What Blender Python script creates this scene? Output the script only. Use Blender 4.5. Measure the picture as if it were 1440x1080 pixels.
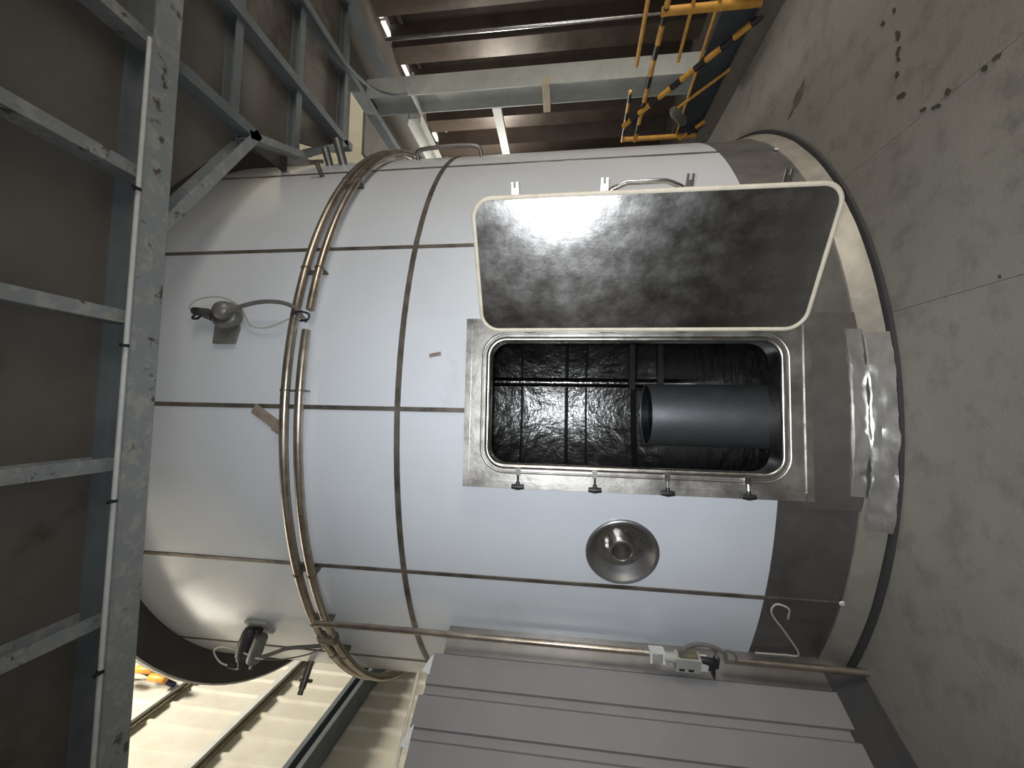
import bpy, bmesh, math, random
from mathutils import Vector, Matrix, noise
PI = math.pi
rad = math.radians
random.seed(7)
scene = bpy.context.scene
for o in list(bpy.data.objects):
    bpy.data.objects.remove(o)

# ------------------------------------------------------------------ camera
# the photograph was taken with the phone turned: the place's "up" is the picture's left
EYE = Vector((0, 0, 1.5))
yaw, pitch, roll = rad(3.4), rad(7.0), rad(0.75)
fwd = Vector((math.sin(yaw) * math.cos(pitch), math.cos(yaw) * math.cos(pitch), math.sin(pitch)))
rt = Vector((math.cos(yaw), -math.sin(yaw), 0))
up = rt.cross(fwd)
rt2 = rt * math.cos(roll) + up * math.sin(roll)
up2 = up * math.cos(roll) - rt * math.sin(roll)
cam_data = bpy.data.cameras.new('camera')
cam_data.sensor_fit = 'HORIZONTAL'
cam_data.sensor_width = 36.0
cam_data.lens = 560.0 / 1440.0 * 36.0
cam_data.clip_start = 0.02
cam = bpy.data.objects.new('camera', cam_data)
M = Matrix((-up2, rt2, -fwd)).transposed().to_4x4()
M.translation = EYE
cam.matrix_world = M
scene.collection.objects.link(cam)
scene.camera = cam

# ------------------------------------------------------------------ world and lights
world = bpy.data.worlds.new('world')
scene.world = world
world.use_nodes = True
bg = world.node_tree.nodes['Background']
bg.inputs[0].default_value = (1.0, 0.93, 0.84, 1)
bg.inputs[1].default_value = 0.135

def add_light(name, kind, loc, power, color=(1, 1, 1), size=0.1, target=None, size_y=None, spot=None):
    d = bpy.data.lights.new(name, kind)
    d.energy = power
    d.color = color
    if kind == 'AREA':
        d.size = size
        if size_y:
            d.shape = 'RECTANGLE'; d.size_y = size_y
    else:
        d.shadow_soft_size = size
    if kind == 'SPOT':
        d.spot_size = spot; d.spot_blend = 0.6
    o = bpy.data.objects.new(name, d)
    o.location = loc
    if target is not None:
        o.rotation_euler = (Vector(target) - Vector(loc)).to_track_quat('-Z', 'Y').to_euler()
    scene.collection.objects.link(o)
    return o

# the phone's own torch beside the lens
torch = add_light('phone_torch', 'SPOT', EYE + rt * 0.012 + up * 0.02 + fwd * 0.01, 154, (0.90, 0.955, 1.0), 0.012, EYE + fwd * 2 - up * 0.25, spot=rad(146))
torch.data.spot_blend = 1.0
# added unseen area light giving the warm light from the right
add_light('right_fill_light', 'AREA', (5.2, -0.6, 1.3), 80, (1.0, 0.93, 0.80), 2.8, (2.3, 3.4, 0.2), 2.3).data.spread = rad(125)
# daylight falling through the roof over the open bay beyond the beam
add_light('roof_daylight', 'AREA', (-0.6, 3.0, 9.3), 860, (1.0, 0.95, 0.84), 0.8, (-3.5, 4.6, 4.0), 2.4)
# daylight from the yard side behind the tank
add_light('yard_daylight', 'AREA', (2.95, 6.6, 2.5), 80, (1.0, 0.97, 0.88), 0.6, (3.36, 4.9, 3.2), 0.6)

vs = scene.view_settings
vs.view_transform = 'Standard'
vs.look = 'None'
vs.exposure = 0.0
vs.gamma = 1.0
vs.use_curve_mapping = False

# ------------------------------------------------------------------ materials
def mat(name, col, rough=0.6, metal=0.0, col2=None, scale=4.0, lo=0.4, hi=0.65, col3=None, scale3=2.0, lo3=0.55, hi3=0.68,
        bump=0.0, bscale=30.0, stretch=None, rvar=0.0, spec=0.5, detail=6.0, coat=0.0):
    m = bpy.data.materials.new(name)
    m.use_nodes = True
    nt = m.node_tree
    n, l = nt.nodes, nt.links
    b = n['Principled BSDF']
    b.inputs['Roughness'].default_value = rough
    b.inputs['Metallic'].default_value = metal
    b.inputs['Specular IOR Level'].default_value = spec
    b.inputs['Coat Weight'].default_value = coat
    b.inputs['Coat Roughness'].default_value = 0.25
    tc = n.new('ShaderNodeTexCoord')
    src = tc.outputs['Object']
    if stretch:
        mp = n.new('ShaderNodeMapping'); mp.inputs['Scale'].default_value = stretch
        l.new(src, mp.inputs[0]); src = mp.outputs[0]
    def nz(sc, det=detail):
        t = n.new('ShaderNodeTexNoise'); t.inputs['Scale'].default_value = sc; t.inputs['Detail'].default_value = det
        t.inputs['Roughness'].default_value = 0.65
        l.new(src, t.inputs['Vector']); return t.outputs[0]
    def ramp(v, a, c, ca, cb):
        r = n.new('ShaderNodeValToRGB')
        r.color_ramp.elements[0].position = a; r.color_ramp.elements[1].position = c
        r.color_ramp.elements[0].color = ca; r.color_ramp.elements[1].color = cb
        l.new(v, r.inputs[0]); return r.outputs[0]
    c4 = (*col, 1)
    out = None
    if col2:
        out = ramp(nz(scale), lo, hi, c4, (*col2, 1))
    if col3:
        f = ramp(nz(scale3), lo3, hi3, (0, 0, 0, 1), (1, 1, 1, 1))
        mx = n.new('ShaderNodeMix'); mx.data_type = 'RGBA'
        l.new(f, mx.inputs[0])
        if out: l.new(out, mx.inputs[6])
        else: mx.inputs[6].default_value = c4
        mx.inputs[7].default_value = (*col3, 1)
        out = mx.outputs[2]
    if out: l.new(out, b.inputs['Base Color'])
    else: b.inputs['Base Color'].default_value = c4
    if rvar:
        r = n.new('ShaderNodeMapRange'); r.inputs[3].default_value = max(0.02, rough - rvar); r.inputs[4].default_value = rough + rvar
        r.inputs[1].default_value = 0.3; r.inputs[2].default_value = 0.7
        l.new(nz(scale * 1.7), r.inputs[0]); l.new(r.outputs[0], b.inputs['Roughness'])
    if bump:
        bp = n.new('ShaderNodeBump'); bp.inputs['Strength'].default_value = bump; bp.inputs['Distance'].default_value = 0.02
        l.new(nz(bscale, 4), bp.inputs['Height']); l.new(bp.outputs[0], b.inputs['Normal'])
    return m

def emit(name, col, s):
    m = bpy.data.materials.new(name); m.use_nodes = True
    b = m.node_tree.nodes['Principled BSDF']
    b.inputs['Base Color'].default_value = (*col, 1)
    b.inputs['Emission Color'].default_value = (*col, 1)
    b.inputs['Emission Strength'].default_value = s
    return m

MT = dict(
    clad=mat('white_cladding', (0.655, 0.68, 0.725), 0.22, 0, (0.61, 0.63, 0.665), 1.3, 0.35, 0.7, (0.55, 0.55, 0.555), 2.3, 0.62, 0.8, bump=0.015, bscale=14, rvar=0.04, spec=0.9),
    seam=mat('seam_steel', (0.20, 0.175, 0.15), 0.45, 0.6, (0.10, 0.085, 0.07), 9, 0.4, 0.65, rvar=0.1),
    steel=mat('stainless', (0.62, 0.60, 0.57), 0.30, 1, (0.45, 0.43, 0.40), 6, 0.35, 0.65, bump=0.06, bscale=9, rvar=0.08),
    frame=mat('hatch_frame_steel', (0.60, 0.57, 0.54), 0.40, 1, (0.36, 0.34, 0.315), 5, 0.35, 0.65, bump=0.10, bscale=7, rvar=0.10),
    lid=mat('polished_lid_steel', (0.44, 0.43, 0.42), 0.255, 1, (0.30, 0.29, 0.285), 5, 0.35, 0.7, bump=0.06, bscale=9, stretch=(1.2, 1.2, 1.0), rvar=0.07),
    band=mat('dull_stainless_band', (0.29, 0.28, 0.275), 0.46, 0.9, (0.22, 0.21, 0.205), 4, 0.35, 0.7, bump=0.05, bscale=20, rvar=0.08),
    plate=mat('brushed_stainless_plate', (0.36, 0.34, 0.325), 0.40, 0.95, (0.28, 0.265, 0.25), 6, 0.35, 0.7, bump=0.05, bscale=8, rvar=0.06),
    skirt=mat('skirt_flashing', (0.46, 0.43, 0.385), 0.40, 0.55, (0.36, 0.33, 0.29), 7, 0.35, 0.7, bump=0.10, bscale=9, rvar=0.08),
    foil=mat('crumpled_foil', (0.74, 0.73, 0.71), 0.30, 0.9, (0.60, 0.59, 0.57), 9, 0.4, 0.7, bump=0.06, bscale=16),
    inner=mat('tank_inside_steel', (0.52, 0.51, 0.50), 0.24, 1, (0.42, 0.41, 0.40), 3, 0.35, 0.7, bump=0.8, bscale=5.0, rvar=0.05),
    tube=mat('draft_tube_steel', (0.42, 0.43, 0.45), 0.48, 0.8, (0.33, 0.335, 0.35), 5, 0.35, 0.7, bump=0.05),
    pipe=mat('conduit_steel', (0.50, 0.44, 0.37), 0.33, 0.9, (0.30, 0.25, 0.20), 6, 0.4, 0.65, rvar=0.08),
    chrome=mat('bright_steel', (0.70, 0.69, 0.67), 0.22, 1, (0.5, 0.49, 0.47), 20),
    gasket=mat('cream_gasket', (0.72, 0.65, 0.53), 0.6, 0, (0.60, 0.53, 0.42), 12),
    black=mat('black_plastic', (0.012, 0.012, 0.013), 0.45, 0, (0.02, 0.02, 0.022), 20),
    dark=mat('painted_shade', (0.042, 0.040, 0.040), 0.8, 0, (0.035, 0.034, 0.035), 6),  # near-black colour painting shade at the tank foot and screen base
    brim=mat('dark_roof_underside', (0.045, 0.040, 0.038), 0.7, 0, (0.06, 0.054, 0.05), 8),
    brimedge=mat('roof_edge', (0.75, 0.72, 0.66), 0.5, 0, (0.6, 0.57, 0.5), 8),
    paint=mat('grey_green_steel_paint', (0.165, 0.185, 0.19), 0.55, 0, (0.13, 0.145, 0.148), 5, 0.4, 0.65, (0.11, 0.085, 0.065), 4.4, 0.68, 0.76, bump=0.05, bscale=40),
    paintl=mat('pale_column_paint', (0.46, 0.47, 0.44), 0.5, 0, (0.38, 0.39, 0.37), 5, 0.4, 0.65, bump=0.04, bscale=40),
    peel=mat('peeling_steel_paint', (0.25, 0.27, 0.27), 0.65, 0, (0.34, 0.335, 0.31), 14, 0.5, 0.62, (0.085, 0.065, 0.048), 11.0, 0.60, 0.66, bump=0.25, bscale=40),
    ceil=mat('stained_ceiling_board', (0.155, 0.138, 0.12), 0.85, 0, (0.11, 0.096, 0.082), 1.6, 0.35, 0.7, (0.045, 0.030, 0.02), 1.5, 0.55, 0.72, bump=0.05, bscale=24),
    floor=mat('concrete_floor', (0.275, 0.256, 0.225), 0.62, 0, (0.215, 0.20, 0.175), 1.1, 0.3, 0.7, (0.165, 0.152, 0.132), 6.5, 0.50, 0.72, bump=0.22, bscale=70, rvar=0.1),
    stain=mat('dark_floor_stain', (0.05, 0.042, 0.025), 0.8, 0, (0.075, 0.06, 0.035), 14),
    smear=mat('brown_smear', (0.105, 0.082, 0.055), 0.7, 0, (0.135, 0.11, 0.08), 14),
    kerb=mat('dark_kerb', (0.075, 0.062, 0.052), 0.8, 0, (0.11, 0.095, 0.08), 5, bump=0.1),
    screen=mat('grey_screen_sheet', (0.235, 0.222, 0.22), 0.5, 0, (0.205, 0.193, 0.19), 3, 0.35, 0.7, bump=0.02, bscale=60),
    wallL=mat('cream_wall_sheet', (0.70, 0.67, 0.58), 0.5, 0, (0.62, 0.57, 0.46), 3, 0.35, 0.7),
    purlin=mat('pale_purlin', (0.70, 0.70, 0.66), 0.5, 0, (0.6, 0.6, 0.55), 6),
    cobweb=mat('grimy_purlin_foot', (0.13, 0.11, 0.07), 0.9, 0, (0.2, 0.17, 0.1), 20),
    wallR=mat('dark_brown_wall_sheet', (0.12, 0.09, 0.07), 0.34, 0.3, (0.07, 0.053, 0.043), 2.5, 0.35, 0.7, (0.22, 0.18, 0.145), 1.4, 0.6, 0.75, rvar=0.08),
    roof=mat('pale_roof_sheet', (0.7, 0.68, 0.6), 0.6),
    yellow=mat('yellow_paint', (0.62, 0.32, 0.055), 0.45, 0, (0.48, 0.23, 0.04), 12),
    orange=mat('orange_plastic', (0.85, 0.36, 0.05), 0.45, 0, (0.75, 0.30, 0.04), 10),
    bluedark=mat('dark_blue_plate', (0.055, 0.065, 0.075), 0.5, 0, (0.035, 0.042, 0.05), 4),
    wood=mat('pale_wood', (0.50, 0.42, 0.30), 0.7, 0, (0.38, 0.31, 0.21), 10, stretch=(1, 1, 8)),
    white=mat('white_plastic', (0.66, 0.66, 0.64), 0.4, 0, (0.58, 0.58, 0.56), 20),
    grey=mat('grey_instrument', (0.21, 0.20, 0.185), 0.42, 0.3, (0.14, 0.132, 0.12), 12),
    greyd=mat('dark_grey_instrument', (0.075, 0.075, 0.075), 0.45, 0.2, (0.05, 0.05, 0.052), 12),
    cable=mat('grey_cable', (0.15, 0.142, 0.13), 0.5, 0, (0.11, 0.105, 0.095), 15),
    wire=mat('pale_wire', (0.42, 0.40, 0.34), 0.5),
    box=mat('pale_grey_box', (0.38, 0.375, 0.35), 0.5, 0, (0.32, 0.315, 0.29), 12),
    tape=mat('brown_tape', (0.30, 0.24, 0.19), 0.7, 0, (0.20, 0.155, 0.12), 16),
    day=emit('daylight_pane', (1.0, 0.94, 0.82), 1.1),
    sheet=emit('added_sheet_glow', (1.0, 0.95, 0.84), 2.6),  # glow of the added sheets on the left wall
    lampon=emit('lamp_tube_glow', (1.0, 0.92, 0.78), 3.0),
    cloth=mat('navy_cloth', (0.02, 0.025, 0.06), 0.9),
)

# ------------------------------------------------------------------ mesh helpers
def V(*a): return Vector(a)

class MB:
    """collects shapes for ONE mesh object"""
    def __init__(self): self.bm = bmesh.new()
    def poly(self, pts):
        return self.bm.faces.new([self.bm.verts.new(p) for p in pts])
    def box(self, a, b, mtx=None):
        x0, y0, z0 = a; x1, y1, z1 = b
        c = [V(x, y, z) for x in (x0, x1) for y in (y0, y1) for z in (z0, z1)]
        if mtx: c = [mtx @ p for p in c]
        v = [self.bm.verts.new(p) for p in c]
        for f in ((0, 1, 3, 2), (4, 6, 7, 5), (0, 4, 5, 1), (2, 3, 7, 6), (0, 2, 6, 4), (1, 5, 7, 3)):
            self.bm.faces.new([v[i] for i in f])
        return self
    def prism(self, prof, p0, p1, xdir, ydir):
        """sweep a closed 2-D profile from p0 to p1"""
        a = [self.bm.verts.new(p0 + xdir * q[0] + ydir * q[1]) for q in prof]
        b = [self.bm.verts.new(p1 + xdir * q[0] + ydir * q[1]) for q in prof]
        k = len(prof)
        for i in range(k):
            self.bm.faces.new((a[i], a[(i + 1) % k], b[(i + 1) % k], b[i]))
        self.bm.faces.new(a[::-1]); self.bm.faces.new(b)
        return self
    def tube(self, pts, r, seg=10, closed=False, cap=True):
        pts = [Vector(p) for p in pts]
        n = len(pts); rings = []
        prev = None
        for i, p in enumerate(pts):
            if closed: t = pts[(i + 1) % n] - pts[i - 1]
            else: t = pts[min(i + 1, n - 1)] - pts[max(i - 1, 0)]
            t.normalize()
            if prev is None:
                s = V(0, 0, 1) if abs(t.z) < 0.9 else V(1, 0, 0)
                prev = (s - t * s.dot(t)).normalized()
            else:
                prev = (prev - t * prev.dot(t)).normalized()
            bi = t.cross(prev)
            rr = r[i] if isinstance(r, (list, tuple)) else r
            rings.append([self.bm.verts.new(p + (prev * math.cos(2 * PI * j / seg) + bi * math.sin(2 * PI * j / seg)) * rr) for j in range(seg)])
        m = n if closed else n - 1
        for i in range(m):
            A, B = rings[i], rings[(i + 1) % n]
            for j in range(seg):
                self.bm.faces.new((A[j], A[(j + 1) % seg], B[(j + 1) % seg], B[j]))
        if cap and not closed:
            self.bm.faces.new(rings[0][::-1]); self.bm.faces.new(rings[-1])
        return self
    def lathe(self, prof, mtx=None, seg=32, close=False):
        """profile of (radius, height) about local z"""
        mtx = mtx or Matrix()
        rings = []
        for r, h in prof:
            if r < 1e-6: rings.append([self.bm.verts.new(mtx @ V(0, 0, h))])
            else: rings.append([self.bm.verts.new(mtx @ V(r * math.cos(2 * PI * j / seg), r * math.sin(2 * PI * j / seg), h)) for j in range(seg)])
        k = len(rings)
        for i in range(k if close else k - 1):
            A, B = rings[i], rings[(i + 1) % k]
            for j in range(seg):
                a0, a1 = A[j % len(A)], A[(j + 1) % len(A)]
                b0, b1 = B[j % len(B)], B[(j + 1) % len(B)]
                vs_ = []
                for v in (a0, a1, b1, b0):
                    if v not in vs_: vs_.append(v)
                if len(vs_) > 2: self.bm.faces.new(vs_)
        return self
    def build(self, name, m, parent=None, smooth=False, bevel=0.0, angle=40):
        bm = self.bm
        if bevel:
            bmesh.ops.bevel(bm, geom=[e for e in bm.edges if len(e.link_faces) == 2 and e.calc_face_angle(0) > 0.6], offset=bevel, segments=2, affect='EDGES', profile=0.5)
        bmesh.ops.recalc_face_normals(bm, faces=bm.faces[:])
        me = bpy.data.meshes.new(name)
        bm.to_mesh(me); bm.free()
        me.materials.append(m)
        if smooth:
            me.shade_smooth()
            try: me.set_sharp_from_angle(angle=rad(angle))
            except Exception: pass
        o = bpy.data.objects.new(name, me)
        scene.collection.objects.link(o)
        if parent: o.parent = parent
        return o

def tag(o, label=None, cat=None, group=None, kind=None):
    if label: o['label'] = label
    if cat: o['category'] = cat
    if group: o['group'] = group
    if kind: o['kind'] = kind
    return o

def thing(name, label=None, cat=None, group=None, kind=None):
    o = bpy.data.objects.new(name, None)
    o.empty_display_size = 0.1
    scene.collection.objects.link(o)
    return tag(o, label, cat, group, kind)

def smoothpath(pts, n=8):
    """Catmull-Rom through the points"""
    P = [Vector(p) for p in pts]
    P = [P[0] * 2 - P[1]] + P + [P[-1] * 2 - P[-2]]
    out = []
    for i in range(1, len(P) - 2):
        a, b, c, d = P[i - 1], P[i], P[i + 1], P[i + 2]
        for k in range(n):
            t = k / n
            out.append(0.5 * ((2 * b) + (c - a) * t + (2 * a - 5 * b + 4 * c - d) * t * t + (3 * b - a - 3 * c + d) * t ** 3))
    out.append(P[-2])
    return out

def isect(h, w, t):
    """I-section profile, centred on x, from 0 to h"""
    a, b = w / 2, t / 2
    return [(-a, 0), (a, 0), (a, t), (b, t), (b, h - t), (a, h - t), (a, h), (-a, h), (-a, h - t), (-b, h - t), (-b, t), (-a, t)]

# tank coordinates: azimuth 0 faces the camera, positive to the right
CY, R0 = 4.51, 2.5
def TP(az, z, R=R0):
    a = rad(az); return V(R * math.sin(a), CY - R * math.cos(a), z)
def TN(az):
    a = rad(az); return V(math.sin(a), -math.cos(a), 0)
def TT(az):
    a = rad(az); return V(math.cos(a), math.sin(a), 0)

# ================================================================== SETTING
# ---- floor: cast slabs with joints running away from the camera
floor = thing('floor', kind='structure')
for x0, x1 in ((-6.0, 0.4695), (0.4715, 1.2635), (1.266, 2.84)):
    MB().box((x0, -3.0, -0.15), (x1, 9.5, 0)).build('slab', MT['floor'], floor)
MB().box((2.84, -3.0, -0.16), (6.0, 9.5, -0.03)).build('slab', MT['kerb'], floor)
def blob(name, cx, cy, rx, ry, rot, m, seed):
    rnd = random.Random(seed)
    b = MB(); n = 12; c, s = math.cos(rot), math.sin(rot)
    top = []
    for i in range(n):
        a = 2 * PI * i / n; k = rnd.uniform(0.6, 1.15)
        x, y = rx * k * math.cos(a), ry * k * math.sin(a)
        top.append((cx + x * c - y * s, cy + x * s + y * c))
    b.prism(top, V(0, 0, 0), V(0, 0, 0.003), V(1, 0, 0), V(0, 1, 0))
    return b.build(name, m, floor)
for i, (x, y, rx, ry, ro) in enumerate([(1.856, 1.922, .016, .009, .3), (1.86, 1.987, .016, .011, .6), (1.722, 1.908, .028, .014, .2), (1.645, 1.91, .028, .013, -.2),
        (1.612, 1.912, .016, .010, .4), (1.546, 1.92, .018, .010, .1), (1.43, 1.902, .026, .016, 1.0), (1.259, 1.517, .020, .012, 1.3), (1.253, 1.557, .014, .011, .5),
        (1.278, 1.694, .018, .014, .2), (1.255, 1.743, .024, .010, 1.2), (1.287, 1.80, .019, .009, 1.0), (0.485, 1.544, .007, .006, 0)]):
    blob('floor_stain', x, y, rx, ry, ro, MT['stain'], i)
blob('floor_smear', 2.045, 2.655, .105, .048, 2.1, MT['smear'], 31)
blob('floor_smear', 1.995, 2.74, .05, .012, 2.0, MT['smear'], 32)
# ---- kerb along the floor edge at the right
kb = MB().prism([(2.835, 0), (2.97, 0), (2.94, 0.11), (2.90, 0.11)], V(0, 1.2, 0), V(0, 9.0, 0), V(1, 0, 0), V(0, 0, 1)).build('trim_1', MT['kerb'])
tag(kb, kind='structure')

# ---- ceiling: boards between joists, all below the upper floor
ceiling = thing('ceiling', kind='structure')
JX = [-3.17, -2.455, -1.735, -1.02, -0.305, 0.40, 1.13, 1.835, 2.55, 3.27, 3.98]
ZC, ZJ = 3.70, 3.595
BY0, BY1 = 1.645, 1.775
xs = [-3.6] + JX + [4.6]
def board(pts, z=ZC):
    b = MB(); b.prism([(p[0], p[1]) for p in pts], V(0, 0, z), V(0, 0, z + 0.03), V(1, 0, 0), V(0, 1, 0))
    return b.build('board', MT['ceil'], ceiling)
for i in range(len(xs) - 1):
    a, b = xs[i] + 0.004, xs[i + 1] - 0.004
    for y0, y1 in ((-2.4, -0.4), (-0.39, BY1 - 0.07)):
        board([(a, y0), (b, y0), (b, y1), (a, y1)])
# beyond the beam only the right part is boarded, cut round the tank
board([(0.92, BY1 - 0.06), (1.83, BY1 - 0.06), (1.83, 2.40)])
NY = [BY1 - 0.06, 2.24, 2.84, 3.50]
for i in range(len(xs) - 1):
    a, b = xs[i] + 0.004, xs[i + 1] - 0.004
    if a < 1.8: continue
    for j in range(3):
        y0, y1 = NY[j] + 0.003, NY[j + 1] - 0.003
        if i == xs.index(1.835) and j == 2: board([(a + 0.28, y0), (b, y0), (b, y1), (a + 0.60, y1)])
        else: board([(a, y0), (b, y0), (b, y1), (a, y1)])
    if a > 2.9: board([(a, 3.503), (b, 3.503), (b, 9.4), (a, 9.4)])
    elif a > 2.5:
        board([(a + .05, 3.503), (b, 3.503), (b, 3.70), (a + .16, 3.70)])
        board([(a + .22, 4.02), (b, 4.02), (b, 9.4), (a + .22, 9.4)])
def joist(p0, p1, w=0.062, h=None, m='peel', name='joist', z=ZJ):
    h = h or (ZC - z)
    d = (V(*p1, 0) - V(*p0, 0)).normalized(); s = V(d.y, -d.x, 0)
    t = 0.008
    prof = [(-w / 2, 0), (w / 2, 0), (w / 2, t), (-w / 2 + t, t), (-w / 2 + t, h - t), (w / 2, h - t), (w / 2, h), (-w / 2, h)]
    b = MB().prism(prof, V(*p0, z), V(*p1, z), s, V(0, 0, 1))
    return b.build(name, MT[m], ceiling)
for x in JX:
    joist((x, -2.4), (x, BY0 + 0.06))
    if x > 1.8:
        joist((x, BY1 - 0.06), (x, 2.42 if x < 2 else (3.6 if x < 2.6 else 9.0)), 0.07, m='paint')
for y, x0 in ((2.24, 1.87), (2.84, 2.0), (3.50, 2.55)):
    joist((x0, y), (4.5, y), 0.06, 0.075, m='paint', name='nogging', z=ZJ + 0.03)
joist((0.86, BY1), (1.86, 2.42), 0.06, name='trimmer', m='peel')
joist((1.80, 2.34), (2.02, 2.90), 0.05, name='trimmer', m='peel')
joist((2.02, 2.90), (2.55, 3.52), 0.05, name='trimmer', m='paint')
joist((0.90, BY1 + 0.02), (1.02, 1.80), 0.05, name='trimmer', m='peel')
# ---- left wall of corrugated sheets with purlins
wl = thing('wall_left', kind='structure')
XL = -3.6
pitch_w = 0.27
def rib_sheet(n, pit, rib, d, slope):
    """profile along s for n ribs: list of (s, offset)"""
    out = []
    for i in range(n):
        s = i * pit
        out += [(s, 0), (s + pit - rib - 2 * slope, 0), (s + pit - rib - slope, d), (s + pit - slope, d), (s + pit, 0)]
    return out
sheet_mesh = None
for k in range(13):
    y0 = -2.02 + k * pitch_w * 3
    if sheet_mesh is None:
        prof = rib_sheet(3, pitch_w, 0.035, 0.028, 0.018)
        b = MB()
        lo = [b.bm.verts.new((q[1], q[0], 0)) for q in prof]; hi = [b.bm.verts.new((q[1], q[0], 9.4)) for q in prof]
        lo2 = [b.bm.verts.new((q[1] - 0.006, q[0], 0)) for q in prof]; hi2 = [b.bm.verts.new((q[1] - 0.006, q[0], 9.4)) for q in prof]
        for i in range(len(prof) - 1):
            b.bm.faces.new((lo[i], lo[i + 1], hi[i + 1], hi[i])); b.bm.faces.new((lo2[i + 1], lo2[i], hi2[i], hi2[i + 1]))
        bmesh.ops.remove_doubles(b.bm, verts=b.bm.verts[:], dist=1e-5)
        o = b.build('sheet', MT['wallL'], wl); sheet_mesh = o.data
    else:
        o = bpy.data.objects.new('sheet', sheet_mesh); scene.collection.objects.link(o); o.parent = wl
    o.location = (XL, y0, 0)
for z in (6.15, 5.0, 7.3, 2.7, 1.5):
    MB().box((XL + 0.03, -0.4, z - 0.035), (XL + 0.10, 8.4, z + 0.035)).build('purlin', MT['purlin'], wl)
    MB().box((XL + 0.03, -0.4, z - 0.085), (XL + 0.06, 8.4, z - 0.036)).build('purlin_foot', MT['cobweb'], wl)
ch = MB(); t = 0.012
ch.prism([(0, 0), (0.26, 0), (0.26, 0.05), (0.248, 0.05), (0.248, t), (t, t), (t, 0.17 - t), (0.248, 0.17 - t), (0.248, 0.12), (0.26, 0.12), (0.26, 0.17), (0, 0.17)],
         V(XL + 0.03, -0.4, 3.80), V(XL + 0.03, 8.4, 3.80), V(1, 0, 0), V(0, 0, 1))
ch.build('channel_purlin', MT['paint'], wl)
# ---- right wall: deep dark ribs, daylight showing in the gaps above it
wr = thing('wall_right', kind='structure')
XR = 4.5
rp = 0.62
rib_mesh = None
for k in range(12):
    y0 = 2.22 + k * rp
    if rib_mesh is None:
        prof = [(0, 0), (0.16, 0), (0.26, -0.20), (0.50, -0.20), (0.60, 0), (rp, 0)]
        b = MB()
        L = [[b.bm.verts.new((q[1] + dx, q[0], z)) for q in prof] for dx, z in ((0, -0.03), (0, 1.78), (0, 1.795), (0, 3.57))]
        for r_ in range(3):
            for i in range(5): b.bm.faces.new((L[r_][i], L[r_][i + 1], L[r_ + 1][i + 1], L[r_ + 1][i]))
        o = b.build('rib_sheet', MT['wallR'], wr); rib_mesh = o.data
    else:
        o = bpy.data.objects.new('rib_sheet', rib_mesh); scene.collection.objects.link(o); o.parent = wr
    o.location = (XR, y0, 0)
MB().box((XR - 0.01, 2.2, 3.40), (XR + 0.03, 9.6, 3.44)).build('top_rail', MT['paint'], wr)
for k, (y, w, h) in enumerate([(3.95, .16, .05), (4.16, .22, .055), (4.50, .10, .03), (4.72, .20, .05), (5.10, .14, .045), (5.42, .12, .04), (6.05, .2, .06)]):
    w_ = MB().box((XR - 0.05, y, 3.585), (XR - 0.03, y + w, 3.585 + h)).build('window_%d' % (k + 1), MT['day'])
    tag(w_, kind='structure')
# ---- back wall and roof of the hall
bk = MB().box((XL, 9.4, -0.1), (4.7, 9.5, 9.4)).build('wall_back', MT['wallR']); tag(bk, kind='structure')
rf = MB().box((XL - 0.1, -3.0, 9.4), (4.7, 9.5, 9.5)).build('ceiling_roof', MT['roof']); tag(rf, kind='structure')
uw = MB().box((4.6, 2.0, 3.9), (4.7, 9.4, 9.4)).build('wall_upper_right', MT['wallL']); tag(uw, kind='structure')
# added glowing sheets out of view, sloped to mirror a bright crescent on the tank
wn = thing('window_8', kind='structure')  # holds the added glowing sheets, not a real window
for k in range(7):
    y1 = 2.85 - k * .6; zb = 4.95 + k * .6 * 1.07
    if zb > 9.2: break
    MB().prism([(y1, zb), (y1 - .58, zb + .62), (y1 - .58, 9.35), (y1, 9.35)], V(XL + .034, 0, 0), V(XL + .042, 0, 0), V(0, 1, 0), V(0, 0, 1)).build('glow_sheet', MT['sheet'], wn)

# ================================================================== STEELWORK
bo = thing('steel_beam', 'long grey-green steel I-beam with rusty lower flange crossing in front of the tank top', 'beam')
MB().box((XL + .2, BY0, 3.53), (4.4, BY1, 3.541)).build('lower_flange', MT['peel'], bo)
MB().box((XL + .2, (BY0 + BY1) / 2 - .005, 3.541), (4.4, (BY0 + BY1) / 2 + .005, 3.687)).build('web', MT['paint'], bo)
MB().box((XL + .2, BY0, 3.687), (4.4, BY1, 3.698)).build('upper_flange', MT['paint'], bo)
wc = thing('cable_conduit', 'thin white cable conduit tied along the near edge of the rusty ceiling beam', 'conduit')
MB().tube([(XL + 0.3, BY0 - 0.003, 3.553), (1.80, BY0 - 0.003, 3.553)], 0.0115, 10).build('pipe', MT['white'], wc, True)
for x in (1.02, 0.255, -0.47, -1.23, -1.9):
    b = MB().tube([(x + 0.007, BY0 - 0.003, 3.553), (x - 0.007, BY0 - 0.003, 3.553)], 0.017, 10)
    b.box((x - 0.006, BY0 - 0.04, 3.535), (x + 0.006, BY0 - 0.012, 3.545)).build('cable_tie', MT['black'], wc)
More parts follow.
